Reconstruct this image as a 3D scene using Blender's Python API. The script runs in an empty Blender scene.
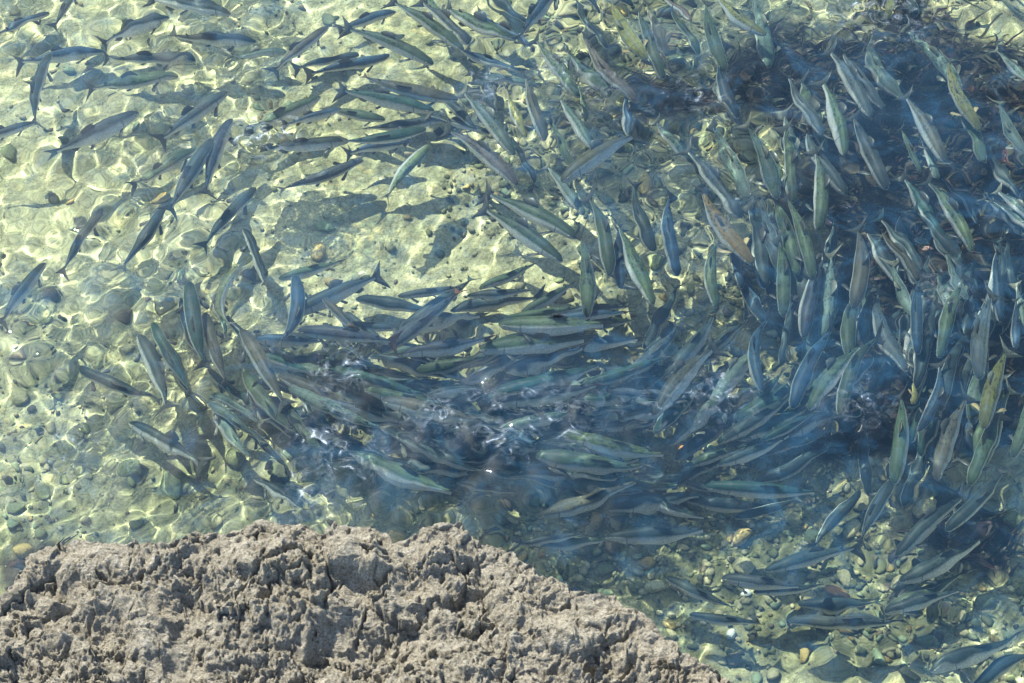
import bpy, math, random
import numpy as np
from mathutils import Vector, Matrix
PI = math.pi
rng = random.Random(7)
NP = np.random.default_rng(11)
scn = bpy.context.scene
col = scn.collection

# ------------------------------------------------------------------ camera
W, H = 1024, 683
PITCH = math.radians(52.0)
HFOV = math.radians(27.0)
DIST = 11.7
cam_pos = Vector((0.0, -DIST * math.cos(PITCH), DIST * math.sin(PITCH)))
cd = bpy.data.cameras.new('camera')
cam = bpy.data.objects.new('camera', cd)
col.objects.link(cam)
cam.location = cam_pos
cam.rotation_euler = (PI / 2 - PITCH, 0, 0)
cd.sensor_width = 36.0
cd.angle = HFOV
cd.clip_end = 500.0
scn.camera = cam

# ------------------------------------------------------------------ sky, sun, exposure
SUN_EL = math.radians(50.0)
SUN_DIR = Vector((-0.64 * math.cos(SUN_EL), 0.77 * math.cos(SUN_EL), math.sin(SUN_EL))).normalized()
world = bpy.data.worlds.new('World')
scn.world = world
world.use_nodes = True
wn = world.node_tree.nodes
bg = wn['Background']
sky = wn.new('ShaderNodeTexSky')
sky.sky_type = 'NISHITA'
sky.sun_disc = False
sky.sun_elevation = SUN_EL
sky.sun_rotation = math.atan2(SUN_DIR.x, SUN_DIR.y)
sky.dust_density = 1.0
world.node_tree.links.new(sky.outputs[0], bg.inputs['Color'])
bg.inputs['Strength'].default_value = 0.15
sl = bpy.data.lights.new('sun', 'SUN')
sl.energy = 5.0
sl.angle = math.radians(0.5)
sl.color = (1.0, 0.94, 0.80)
sun = bpy.data.objects.new('sun', sl)
col.objects.link(sun)
sun.location = SUN_DIR * 30
sun.rotation_euler = SUN_DIR.to_track_quat('Z', 'Y').to_euler()
sl.cycles.is_caustics_light = True
scn.view_settings.view_transform = 'Standard'
scn.view_settings.look = 'None'
scn.view_settings.gamma = 1.0
scn.view_settings.exposure = 1.3
cy = scn.cycles
cy.use_denoising = True
cy.max_bounces = 8
cy.diffuse_bounces = 2
cy.glossy_bounces = 3
cy.transmission_bounces = 6
cy.volume_bounces = 1
cy.sample_clamp_indirect = 10.0

# ------------------------------------------------------------------ pixel -> place helpers
TAN = math.tan(HFOV / 2)
F_ = Vector((0, math.cos(PITCH), -math.sin(PITCH)))
U_ = Vector((0, math.sin(PITCH), math.cos(PITCH)))
R_ = Vector((1, 0, 0))


def ray(px, py):
    u = (px - W / 2) / (W / 2) * TAN
    v = (H / 2 - py) / (W / 2) * TAN
    return (F_ + R_ * u + U_ * v).normalized()


def on_plane(px, py, z=0.0):
    d = ray(px, py)
    return cam_pos + d * ((z - cam_pos.z) / d.z)


def under_water(px, py, depth):
    """where the line of sight of a pixel, bent at the water surface, reaches a depth"""
    d = ray(px, py)
    p = on_plane(px, py, 0.0)
    e = 1 / 1.333
    c = -d.z
    k = math.sqrt(1 - e * e * (1 - c * c))
    t = d * e + Vector((0, 0, e * c - k))
    return p + t * (depth / -t.z)


def px_of(x, y, depth=0.7):
    """rough inverse for maps: arrays of seabed x, y -> pixel"""
    ty = y - depth * 0.51
    tx = x
    vx, vy, vz = tx - cam_pos.x, ty - cam_pos.y, -cam_pos.z
    zf = vy * F_.y + vz * F_.z
    zu = vy * U_.y + vz * U_.z
    return W / 2 + vx / zf / TAN * W / 2, H / 2 - zu / zf / TAN * W / 2


# ------------------------------------------------------------------ numpy noise
PERM = NP.permutation(512)
GR = NP.uniform(0, 2 * PI, 512)


def pn(x, y, seed=0):
    xi = np.floor(x).astype(np.int64)
    yi = np.floor(y).astype(np.int64)
    xf = x - xi
    yf = y - yi

    def g(ix, iy, dx, dy):
        a = GR[PERM[(PERM[(ix + seed * 37) & 511] + iy + seed * 11) & 511]]
        return np.cos(a) * dx + np.sin(a) * dy
    sx = xf * xf * xf * (xf * (xf * 6 - 15) + 10)
    sy = yf * yf * yf * (yf * (yf * 6 - 15) + 10)
    n00 = g(xi, yi, xf, yf)
    n10 = g(xi + 1, yi, xf - 1, yf)
    n01 = g(xi, yi + 1, xf, yf - 1)
    n11 = g(xi + 1, yi + 1, xf - 1, yf - 1)
    return (n00 + sx * (n10 - n00)) * (1 - sy) + (n01 + sx * (n11 - n01)) * sy


def fbm(x, y, oct=4, seed=0, gain=0.5, ridged=False):
    s = 0
    a = 1.0
    for o in range(oct):
        n = pn(x, y, seed + o * 5)
        if ridged:
            n = 0.5 - np.abs(n) * 1.6
        s = s + a * n
        a *= gain
        x, y = x * 2.03 + 3.1, y * 2.03 + 1.7
    return s


def worley(x, y, seed=0):
    """distance to nearest and second nearest jittered cell point"""
    xi = np.floor(x).astype(np.int64)
    yi = np.floor(y).astype(np.int64)
    f1 = np.full(x.shape, 9.0)
    f2 = np.full(x.shape, 9.0)
    for i in (-1, 0, 1):
        for j in (-1, 0, 1):
            cx, cyy = xi + i, yi + j
            h = PERM[(PERM[(cx + seed * 13) & 511] + cyy) & 511]
            h2 = PERM[(h + 91) & 511]
            d = np.hypot(cx + h / 512.0 - x, cyy + h2 / 512.0 - y)
            f2 = np.minimum(f2, np.maximum(f1, d))
            f1 = np.minimum(f1, d)
    return f1, f2


def axis(a0, a1, step, far, grow=1.35):
    mid = list(np.arange(a0, a1 + step / 2, step))
    lo, s, v = [], step, a0
    while v > -far:
        s *= grow
        v -= s
        lo.append(v)
    hi, s, v = [], step, mid[-1]
    while v < far:
        s *= grow
        v += s
        hi.append(v)
    return np.array(lo[::-1] + mid + hi)


def grid_faces(nx, ny, off=0):
    i = np.arange(nx - 1)
    j = np.arange(ny - 1)
    I, J = np.meshgrid(i, j)
    a = (J * nx + I + off).ravel()
    return np.stack([a, a + 1, a + nx + 1, a + nx], 1)


def mesh_np(name, V, Fq, smooth=True):
    me = bpy.data.meshes.new(name)
    V = np.asarray(V, np.float32)
    Fq = np.asarray(Fq, np.int32)
    k = Fq.shape[1]
    me.vertices.add(len(V))
    me.vertices.foreach_set('co', V.ravel())
    me.loops.add(Fq.size)
    me.loops.foreach_set('vertex_index', Fq.ravel())
    me.polygons.add(len(Fq))
    me.polygons.foreach_set('loop_start', np.arange(0, Fq.size, k, dtype=np.int32))
    me.polygons.foreach_set('loop_total', np.full(len(Fq), k, np.int32))
    me.polygons.foreach_set('use_smooth', np.full(len(Fq), smooth, bool))
    me.update(calc_edges=True)
    me.validate()
    return me


def link(name, me, mat, parent=None, **props):
    o = bpy.data.objects.new(name, me)
    col.objects.link(o)
    if mat is not None and not me.materials:
        me.materials.append(mat)
    o.parent = parent
    for k, v in props.items():
        o[k] = v
    o.cycles.is_caustics_receiver = True
    return o


# ------------------------------------------------------------------ materials
class Mat:
    def __init__(s, name):
        s.m = bpy.data.materials.new(name)
        s.m.use_nodes = True
        s.t = s.m.node_tree
        s.n = s.t.nodes
        s.b = s.n.get('Principled BSDF')

    def new(s, kind, **kw):
        n = s.n.new('ShaderNode' + kind)
        for k, v in kw.items():
            setattr(n, k, v)
        return n

    def set(s, node, key, v):
        inp = node.inputs[key]
        if hasattr(v, 'links') or isinstance(v, bpy.types.NodeSocket):
            s.t.links.new(v, inp)
        else:
            inp.default_value = v

    def math(s, op, a, b=0.0, c=0.0, clamp=False):
        n = s.new('Math', operation=op, use_clamp=clamp)
        s.set(n, 0, a)
        s.set(n, 1, b)
        s.set(n, 2, c)
        return n.outputs[0]

    def mix(s, f, a, b, mode='MIX'):
        n = s.new('Mix', data_type='RGBA', blend_type=mode)
        s.set(n, 0, f)
        s.set(n, 6, a)
        s.set(n, 7, b)
        return n.outputs[2]

    def ramp(s, f, stops):
        n = s.new('ValToRGB')
        s.set(n, 'Fac', f)
        e = n.color_ramp.elements
        while len(e) < len(stops):
            e.new(0.5)
        for i, (p, c) in enumerate(stops):
            e[i].position = p
            e[i].color = c if len(c) == 4 else (*c, 1)
        return n.outputs[0]

    def noise(s, vec, scale, detail=4, rough=0.55):
        n = s.new('TexNoise')
        s.set(n, 'Vector', vec)
        s.set(n, 'Scale', scale)
        s.set(n, 'Detail', detail)
        s.set(n, 'Roughness', rough)
        return n.outputs[0]

    def bump(s, h, strength, dist):
        n = s.new('Bump')
        s.set(n, 'Height', h)
        s.set(n, 'Strength', strength)
        s.set(n, 'Distance', dist)
        s.t.links.new(n.outputs[0], s.b.inputs['Normal'])


def C(*v):
    return (*v, 1.0)


def mat_water():
    M = Mat('water')
    M.n.remove(M.b)
    out = M.n['Material Output']
    g = M.new('BsdfGlass')
    M.set(g, 'Color', C(0.88, 0.98, 0.96))
    M.set(g, 'Roughness', 0.0)
    M.set(g, 'IOR', 1.333)
    # murk and scattered skylight painted as a blue film; whiter patches paint sky glints
    tc = M.new('TexCoord').outputs['Object']
    n = M.noise(tc, 0.9, 4, 0.6)
    st = M.new('TexNoise')
    M.set(st, 'Vector', tc)
    M.set(st, 'Scale', 3.2)
    M.set(st, 'Detail', 6.0)
    M.set(st, 'Roughness', 0.62)
    M.set(st, 'Distortion', 1.6)
    wisp = st.outputs[0]
    f = M.ramp(n, [(0.36, (0.006,) * 3), (0.70, (0.032,) * 3)])
    f = M.math('ADD', f, M.ramp(wisp, [(0.50, (0,) * 3), (0.75, (0.045,) * 3)]))  # milky wisps, painted in as sky sheen too
    d = M.new('BsdfDiffuse')
    M.set(d, 'Color', C(0.10, 0.40, 0.78))
    mx = M.new('MixShader')
    M.set(mx, 0, f)
    M.t.links.new(g.outputs[0], mx.inputs[1])
    M.t.links.new(d.outputs[0], mx.inputs[2])
    ch = M.new('Attribute', attribute_name='churn_glint').outputs['Fac']
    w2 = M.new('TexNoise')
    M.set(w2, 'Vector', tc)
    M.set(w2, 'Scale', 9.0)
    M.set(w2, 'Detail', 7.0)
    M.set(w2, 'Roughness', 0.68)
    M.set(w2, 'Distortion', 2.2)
    sky_glint = M.math('MULTIPLY', ch, M.ramp(w2.outputs[0], [(0.50, (0.0,) * 3), (0.62, (0.12,) * 3), (0.70, (0.75,) * 3)]), clamp=True)
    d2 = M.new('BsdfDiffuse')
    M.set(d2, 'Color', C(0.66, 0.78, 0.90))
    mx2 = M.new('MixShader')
    M.set(mx2, 0, sky_glint)
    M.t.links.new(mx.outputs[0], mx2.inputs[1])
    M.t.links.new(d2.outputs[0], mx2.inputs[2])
    M.t.links.new(mx2.outputs[0], out.inputs['Surface'])
    return M.m


def mat_seabed():
    M = Mat('seabed_sand')
    tc = M.new('TexCoord').outputs['Object']
    at = M.new('Attribute', attribute_name='weed')
    weed = at.outputs['Fac']
    n1 = M.noise(tc, 1.3, 5)
    n2 = M.noise(tc, 14.0, 5, 0.65)
    n3 = M.noise(tc, 70.0, 4, 0.7)
    v = M.new('TexVoronoi')
    M.set(v, 'Vector', tc)
    M.set(v, 'Scale', 24.0)
    v2 = M.new('TexVoronoi')
    M.set(v2, 'Vector', tc)
    M.set(v2, 'Scale', 60.0)
    sand = M.ramp(n2, [(0.25, (0.22, 0.20, 0.12)), (0.5, (0.45, 0.40, 0.22)), (0.75, (0.62, 0.57, 0.35))])
    peb = M.new('Separate' + 'Color')
    M.t.links.new(v.outputs['Color'], peb.inputs[0])
    pc = M.ramp(peb.outputs[0], [(0.0, (0.15, 0.17, 0.09)), (0.35, (0.38, 0.35, 0.19)), (0.6, (0.24, 0.27, 0.15)),
                                 (0.8, (0.54, 0.42, 0.17)), (1.0, (0.62, 0.56, 0.38))])
    edge = M.ramp(v.outputs['Distance'], [(0.3, (1, 1, 1)), (0.75, (0.45, 0.45, 0.45))])
    peb_c = M.mix(1.0, pc, edge, 'MULTIPLY')
    c = M.mix(M.ramp(n1, [(0.4, (0.15,) * 3), (0.6, (0.65,) * 3)]), sand, peb_c)
    fine = M.ramp(n3, [(0.28, (0.45,) * 3), (0.5, (0.95,) * 3), (0.72, (1.3,) * 3)])
    c = M.mix(1.0, c, fine, 'MULTIPLY')
    al = M.new('Attribute', attribute_name='algae_shade').outputs['Fac']
    ac = M.ramp(n2, [(0.3, (0.03, 0.04, 0.018)), (0.5, (0.085, 0.092, 0.042)), (0.75, (0.22, 0.20, 0.10))])  # algae tone, deepened to paint in shadow between the stones
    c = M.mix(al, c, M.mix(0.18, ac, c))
    wc = M.ramp(n2, [(0.3, (0.014, 0.012, 0.012)), (0.6, (0.034, 0.026, 0.022)), (0.8, (0.075, 0.062, 0.036))])
    c = M.mix(weed, c, wc)
    M.set(M.b, 'Base Color', c)
    M.set(M.b, 'Roughness', 0.9)
    M.set(M.b, 'Specular IOR Level', 0.1)
    h = M.math('ADD', M.math('MULTIPLY', v.outputs['Distance'], -0.7), M.math('MULTIPLY', v2.outputs['Distance'], -0.35))
    M.bump(h, 0.8, 0.02)
    return M.m


def mat_stone():
    M = Mat('stone')
    tc = M.new('TexCoord').outputs['Object']
    oi = M.new('ObjectInfo')
    base = oi.outputs['Color']
    n = M.noise(tc, 9.0, 5, 0.7)
    k = M.ramp(n, [(0.25, (0.5, 0.52, 0.48)), (0.5, (0.95,) * 3), (0.75, (1.3, 1.25, 1.15))])
    c = M.mix(1.0, base, k, 'MULTIPLY')
    a = M.noise(tc, 3.0, 4)
    c = M.mix(M.ramp(a, [(0.52, (0,) * 3), (0.7, (0.6,) * 3)]), c, C(0.10, 0.13, 0.06))
    M.set(M.b, 'Base Color', c)
    M.set(M.b, 'Roughness', 0.8)
    M.set(M.b, 'Specular IOR Level', 0.15)
    M.bump(n, 0.5, 0.02)
    return M.m


def mat_gravel():
    M = Mat('gravel')
    at = M.new('Attribute', attribute_name='tint')
    tc = M.new('TexCoord').outputs['Object']
    n = M.noise(tc, 60.0, 4, 0.7)
    k = M.ramp(n, [(0.25, (0.55,) * 3), (0.7, (1.2,) * 3)])
    M.set(M.b, 'Base Color', M.mix(1.0, at.outputs['Color'], k, 'MULTIPLY'))
    M.set(M.b, 'Roughness', 0.85)
    M.set(M.b, 'Specular IOR Level', 0.15)
    M.bump(n, 0.4, 0.01)
    return M.m


def mat_weed():
    M = Mat('seaweed')
    at = M.new('Attribute', attribute_name='tint')
    M.set(M.b, 'Base Color', at.outputs['Color'])
    M.set(M.b, 'Roughness', 0.5)
    M.set(M.b, 'Specular IOR Level', 0.2)
    return M.m


def mat_fish():
    M = Mat('salmon_skin')
    at = M.new('Attribute', attribute_name='bc')
    sp = M.new('SeparateColor')
    M.t.links.new(at.outputs['Color'], sp.inputs[0])
    s, d, a = sp.outputs[0], sp.outputs[1], sp.outputs[2]
    oi = M.new('ObjectInfo')
    rnd = oi.outputs['Random']
    tone = oi.outputs['Color']
    co = M.new('CombineXYZ')
    M.set(co, 0, M.math('MULTIPLY', s, 1.0))
    M.set(co, 1, M.math('MULTIPLY', a, 0.28))
    M.set(co, 2, M.math('MULTIPLY', rnd, 7.0))
    n = M.noise(co.outputs[0], 12.0, 4, 0.6)
    nf = M.noise(co.outputs[0], 70.0, 3, 0.7)
    dd = M.math('ADD', d, M.math('MULTIPLY', M.math('SUBTRACT', n, 0.5), 0.12))
    # counter-shading: white belly, silver flank, toned back
    side = M.ramp(dd, [(0.20, (0.84, 0.81, 0.76)), (0.52, (0.64, 0.63, 0.61)), (0.76, (0.34, 0.37, 0.36))])
    back = M.mix(1.0, tone, M.ramp(n, [(0.3, (0.7,) * 3), (0.7, (1.3,) * 3)]), 'MULTIPLY')
    f = M.ramp(dd, [(0.66, (0,) * 3), (0.80, (1,) * 3)])
    c = M.mix(f, side, back)
    ridge = M.ramp(d, [(0.93, (1,) * 3), (1.0, (0.55,) * 3)])
    c = M.mix(1.0, c, ridge, 'MULTIPLY')
    # dark spots on the back
    v = M.new('TexVoronoi')
    M.set(v, 'Vector', co.outputs[0])
    M.set(v, 'Scale', 23.0)
    M.set(v, 'Randomness', 1.0)
    spot = M.ramp(v.outputs['Distance'], [(0.30, (1,) * 3), (0.40, (0,) * 3)])
    sm = M.math('MULTIPLY', M.math('MULTIPLY', spot, M.ramp(rnd, [(0.15, (0.2,) * 3), (0.4, (1,) * 3)])), M.math('MULTIPLY', f, M.math('LESS_THAN', 0.3, s)))
    c = M.mix(M.math('MULTIPLY', sm, 0.92), c, C(0.02, 0.025, 0.025))
    # gill cover line, darker head
    g = M.math('ABSOLUTE', M.math('SUBTRACT', s, M.math('ADD', 0.185, M.math('MULTIPLY', d, 0.012))))
    gl = M.ramp(g, [(0.003, (0.6,) * 3), (0.010, (0,) * 3)])
    c = M.mix(gl, c, C(0.05, 0.05, 0.045))
    hd = M.ramp(s, [(0.10, (0.75,) * 3), (0.2, (1,) * 3)])
    c = M.mix(1.0, c, hd, 'MULTIPLY')
    c = M.mix(1.0, c, M.ramp(nf, [(0.3, (0.6,) * 3), (0.7, (1.35,) * 3)]), 'MULTIPLY')
    M.set(M.b, 'Base Color', c)
    M.set(M.b, 'Roughness', M.math('ADD', 0.38, M.math('MULTIPLY', n, 0.25)))
    M.set(M.b, 'Metallic', M.math('MULTIPLY', M.math('SUBTRACT', 1.0, f), 0.25))
    M.set(M.b, 'Specular IOR Level', 0.22)
    M.bump(nf, 0.15, 0.01)
    return M.m


def mat_fin():
    M = Mat('fin')
    at = M.new('Attribute', attribute_name='bc')
    sp = M.new('SeparateColor')
    M.t.links.new(at.outputs['Color'], sp.inputs[0])
    oi = M.new('ObjectInfo')
    w = M.new('TexWave')
    cx = M.new('CombineXYZ')
    M.set(cx, 0, sp.outputs[0])
    M.t.links.new(cx.outputs[0], w.inputs['Vector'])
    M.set(w, 'Scale', 5.0)
    M.set(w, 'Distortion', 1.5)
    k = M.ramp(w.outputs[0], [(0.0, (0.6,) * 3), (1.0, (1.2,) * 3)])
    c = M.mix(1.0, oi.outputs['Color'], k, 'MULTIPLY')
    M.set(M.b, 'Base Color', c)
    M.set(M.b, 'Roughness', 0.45)
    return M.m


def mat_eye():
    M = Mat('eye')
    at = M.new('Attribute', attribute_name='bc')
    sp = M.new('SeparateColor')
    M.t.links.new(at.outputs['Color'], sp.inputs[0])
    M.set(M.b, 'Base Color', M.ramp(sp.outputs[0], [(0.45, (0.45, 0.40, 0.25)), (0.55, (0.01, 0.01, 0.01))]))
    M.set(M.b, 'Roughness', 0.15)
    return M.m


def mat_rock():
    M = Mat('shore_rock')
    tc = M.new('TexCoord').outputs['Object']
    n1 = M.noise(tc, 2.2, 6, 0.6)
    n2 = M.noise(tc, 16.0, 6, 0.7)
    n3 = M.noise(tc, 90.0, 5, 0.75)
    c = M.ramp(n2, [(0.25, (0.07, 0.066, 0.053)), (0.42, (0.265, 0.247, 0.198)), (0.6, (0.39, 0.368, 0.300)), (0.8, (0.55, 0.525, 0.44))])
    c = M.mix(M.ramp(n1, [(0.4, (0,) * 3), (0.62, (0.55,) * 3)]), c, C(0.33, 0.30, 0.232))
    c = M.mix(1.0, c, M.ramp(n3, [(0.30, (0.30,) * 3), (0.5, (1,) * 3), (0.70, (1.6,) * 3)]), 'MULTIPLY')
    v = M.new('TexVoronoi')
    M.set(v, 'Vector', tc)
    M.set(v, 'Scale', 38.0)
    vc = M.new('SeparateColor')
    M.t.links.new(v.outputs['Color'], vc.inputs[0])
    cl = M.math('MULTIPLY', M.math('GREATER_THAN', vc.outputs[0], 0.86), M.math('LESS_THAN', v.outputs['Distance'], 0.38))
    c = M.mix(M.math('MULTIPLY', cl, 0.6), c, M.mix(vc.outputs[1], C(0.09, 0.085, 0.085), C(0.50, 0.47, 0.43)))
    z = M.new('SeparateXYZ')
    M.t.links.new(tc, z.inputs[0])
    wet = M.ramp(z.outputs[2], [(0.02, (0.35, 0.30, 0.28)), (0.16, (1,) * 3)])
    c = M.mix(1.0, c, wet, 'MULTIPLY')
    M.set(M.b, 'Base Color', c)
    M.set(M.b, 'Roughness', 0.92)
    M.set(M.b, 'Specular IOR Level', 0.2)
    h = M.math('ADD', M.math('MULTIPLY', n3, 0.6), M.math('MULTIPLY', n2, 0.6))
    M.bump(h, 1.0, 0.05)
    return M.m


# ------------------------------------------------------------------ maps of the place
BED = -0.74


def gauss(px, py, cx, cyy, sx, sy, amp=1.0):
    return amp * np.exp(-((px - cx) / sx) ** 2 - ((py - cyy) / sy) ** 2)


def weed_map(x, y):
    px, py = px_of(x, y)
    m = gauss(px, py, 930, 110, 140, 170, 1.15) + gauss(px, py, 660, 85, 60, 34, 0.9) + gauss(px, py, 1000, 260, 90, 120, 1.0) \
        + gauss(px, py, 980, 540, 80, 50, 1.0) + gauss(px, py, 860, 425, 60, 40, 0.8) + gauss(px, py, 8, 580, 45, 34, 1.6) \
        + gauss(px, py, 790, 60, 70, 60, 0.7) + gauss(px, py, 950, 400, 90, 70, 0.7) + gauss(px, py, 1200, 300, 150, 400, 0.9) \
        + gauss(px, py, 900, 300, 130, 110, .55) + gauss(px, py, 480, 415, 200, 40, .5) + gauss(px, py, 290, 470, 70, 35, .45)  # central-band term darkens the bed for the crowd's shadow
    m = m + 0.5 * fbm(x * 2.2, y * 2.2, 4, 3) + 0.25 * fbm(x * 9, y * 9, 3, 9)
    return np.clip((m - 0.40) * 2.2, 0, 0.95)


def algae_shade_map(x, y):
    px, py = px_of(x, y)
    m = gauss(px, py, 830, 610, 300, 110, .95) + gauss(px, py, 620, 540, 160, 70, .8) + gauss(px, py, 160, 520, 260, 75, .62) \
        + gauss(px, py, 480, 420, 260, 60, .75) + gauss(px, py, 840, 330, 200, 130, .7) + gauss(px, py, 640, 90, 190, 90, .6) + gauss(px, py, 20, 340, 70, 80, .5)  # central-band term paints in the fish crowd's dense shadow
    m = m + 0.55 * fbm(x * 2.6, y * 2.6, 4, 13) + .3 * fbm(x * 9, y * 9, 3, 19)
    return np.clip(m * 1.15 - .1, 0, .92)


def bed_z(x, y):
    return BED + 0.10 * fbm(x * 0.6, y * 0.6, 3, 21) - 0.03 * x / 3.0 + 0.03 * fbm(x * 4, y * 4, 3, 33)


# ------------------------------------------------------------------ seabed
xs = axis(-4.6, 4.6, 0.025, 40)
ys = axis(-3.4, 4.8, 0.025, 40)
X, Y = np.meshgrid(xs, ys)
Z = bed_z(X, Y)
f1, f2 = worley(X * 11, Y * 11, 3)
Z = Z + 0.012 * (1 - np.clip(f1 * 1.3, 0, 1) ** 2) * np.clip(0.6 + 1.2 * fbm(X * 1.1, Y * 1.1, 2, 41), 0.15, 1)
Vb = np.stack([X.ravel(), Y.ravel(), Z.ravel()], 1)
me = mesh_np('seabed', Vb, grid_faces(len(xs), len(ys)))
wa = me.attributes.new('weed', 'FLOAT', 'POINT')
wa.data.foreach_set('value', weed_map(X, Y).ravel().astype(np.float32))
aa = me.attributes.new('algae_shade', 'FLOAT', 'POINT')
aa.data.foreach_set('value', algae_shade_map(X, Y).ravel().astype(np.float32))
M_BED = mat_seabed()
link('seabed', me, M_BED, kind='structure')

# ------------------------------------------------------------------ water
xs = axis(-4.2, 4.0, 0.0145, 38)
ys = axis(-2.8, 4.4, 0.0145, 38)
X, Y = np.meshgrid(xs, ys)
Zw = np.zeros_like(X)
wr = np.random.default_rng(5)
for k in range(70):
    lam = 0.12 * (6.0 ** (wr.random() ** 1.2))
    th = wr.normal(0.6, 1.25)
    A = 0.00052 * (lam / 0.2) ** 1.25
    kx, ky = 2 * PI / lam * math.cos(th), 2 * PI / lam * math.sin(th)
    Zw += A * np.sin(kx * X + ky * Y + wr.uniform(0, 2 * PI))
for k in range(34):                       # fine capillary ripples: the thin net of light on the bed
    lam = wr.uniform(0.075, 0.15)
    th = wr.uniform(0, 2 * PI)
    kx, ky = 2 * PI / lam * math.cos(th), 2 * PI / lam * math.sin(th)
    Zw += 0.00017 * (lam / 0.1) ** 1.5 * np.sin(kx * X + ky * Y + wr.uniform(0, 2 * PI))
env = np.clip(0.75 + 1.4 * fbm(X * 0.55, Y * 0.55, 2, 61), 0.35, 1.15)
Zw *= env
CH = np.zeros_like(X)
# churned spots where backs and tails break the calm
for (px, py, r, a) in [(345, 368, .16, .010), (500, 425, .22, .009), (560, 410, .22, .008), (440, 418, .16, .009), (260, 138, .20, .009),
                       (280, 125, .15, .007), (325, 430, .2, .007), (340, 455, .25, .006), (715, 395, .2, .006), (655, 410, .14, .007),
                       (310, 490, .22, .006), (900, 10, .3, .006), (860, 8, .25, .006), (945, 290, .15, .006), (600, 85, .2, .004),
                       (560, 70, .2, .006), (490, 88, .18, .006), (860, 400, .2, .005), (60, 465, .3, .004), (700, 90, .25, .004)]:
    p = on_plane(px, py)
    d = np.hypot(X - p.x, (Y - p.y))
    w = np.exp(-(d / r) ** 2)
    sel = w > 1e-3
    CH = np.maximum(CH, min(a / .010, 1) * np.exp(-(d / (r * 0.85)) ** 2))  # mask for the sky glints painted on the ruffled surface
    Zw[sel] += 0.75 * a * (w[sel] * (np.sin(d[sel] * 2 * PI / 0.085 + 1.0) * 0.35 + 1.6 * fbm(X[sel] * 8, Y[sel] * 8, 3, int(px) % 50)))
edge = np.clip((9 - np.maximum(np.abs(X), np.abs(Y))) / 3, 0, 1)
Zw *= edge
WXS, WYS, WZ = xs, ys, Zw
nx, ny = len(xs), len(ys)
Vt = np.stack([X.ravel(), Y.ravel(), Zw.ravel()], 1)
Ft = grid_faces(nx, ny)
# close the body of water: walls and floor below the seabed
ring = list(range(nx)) + [j * nx + nx - 1 for j in range(1, ny)] + [(ny - 1) * nx + i for i in range(nx - 2, -1, -1)] + [j * nx for j in range(ny - 2, 0, -1)]
low = Vt[ring].copy()
low[:, 2] = -2.2
n0 = len(Vt)
V = np.vstack([Vt, low, [[0, 0, -2.2]]])
nr = len(ring)
Fs = [[ring[i], n0 + i, n0 + (i + 1) % nr, ring[(i + 1) % nr]] for i in range(nr)]
Fb = [[n0 + i, n0 + nr, n0 + (i + 1) % nr, n0 + (i + 1) % nr] for i in range(nr)]
me = bpy.data.meshes.new('water')
Fall = np.vstack([Ft, np.array(Fs)])
me = mesh_np('water', V[:-1], Fall)
import bmesh
bm = bmesh.new()
bm.from_mesh(me)
bm.verts.ensure_lookup_table()
bm.faces.new([bm.verts[n0 + nr - 1 - i] for i in range(nr)])
bm.to_mesh(me)
bm.free()
ca_ = me.attributes.new('churn_glint', 'FLOAT', 'POINT')
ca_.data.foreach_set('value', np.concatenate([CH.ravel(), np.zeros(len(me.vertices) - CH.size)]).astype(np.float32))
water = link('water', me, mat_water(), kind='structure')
water.cycles.is_caustics_caster = True
water.cycles.is_caustics_receiver = False

# ------------------------------------------------------------------ salmon
M_FISH, M_FIN, M_EYE = mat_fish(), mat_fin(), mat_eye()
S_ = [0, .012, .03, .06, .10, .15, .20, .26, .33, .40, .48, .56, .63, .70, .76, .81, .85, .885]
HH = [.014, .028, .041, .056, .066, .080, .091, .100, .106, .108, .105, .096, .084, .064, .048, .037, .035, .034]
HW = [.013, .024, .035, .046, .051, .060, .065, .068, .070, .070, .068, .062, .053, .041, .030, .021, .013, .005]
CZ = [-.008, -.006, -.003, 0, .002, .003, .003, .002, 0, 0, 0, .002, .004, .006, .007, .007, .006, .006]
NR = 14
HW = [w * 0.95 for w in HW]
HH = [h * 0.95 for h in HH]


def spine(bend):
    """centre line with its chord laid from nose (+0.5) to tail tip (-0.5)"""
    n = 80
    th, x, y = 0.0, 0.0, 0.0
    pts = [(0.0, 0.0)]
    for i in range(n):
        s = (i + 0.5) / n
        kap = 8 * bend * (0.35 + 1.3 * s * (1.0 if s > .3 else .6))
        th += kap / n
        x -= math.cos(th) / n
        y -= math.sin(th) / n
        pts.append((x, y))
    ex, ey = pts[-1]
    L = math.hypot(ex, ey)
    a = PI - math.atan2(ey, ex)
    ca, sa = math.cos(a) / L, math.sin(a) / L
    return np.array([(0.5 + px * ca - py * sa, px * sa + py * ca) for px, py in pts]), L


def warp(P, sp):
    out = []
    n = len(sp) - 1
    for (s, y, z) in P:
        f = min(max(s, 0), 1) * n
        i = min(int(f), n - 1)
        t = f - i
        c = sp[i] * (1 - t) + sp[i + 1] * t
        lo, hi = sp[max(i - 2, 0)], sp[min(i + 3, n)]
        d = lo - hi
        d = d / np.hypot(*d)
        nrm = (-d[1], d[0])
        out.append((c[0] + nrm[0] * y, c[1] + nrm[1] * y, z))
    return out


def set_bc(me, vals):
    a = me.attributes.new('bc', 'FLOAT_COLOR', 'POINT')
    a.data.foreach_set('color', np.array(vals, np.float32).ravel())


def pymesh(name, V, F, bc, mat):
    me = bpy.data.meshes.new(name)
    me.from_pydata([tuple(v) for v in V], [], F)
    me.polygons.foreach_set('use_smooth', [True] * len(me.polygons))
    set_bc(me, bc)
    me.materials.append(mat)
    return me


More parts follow.
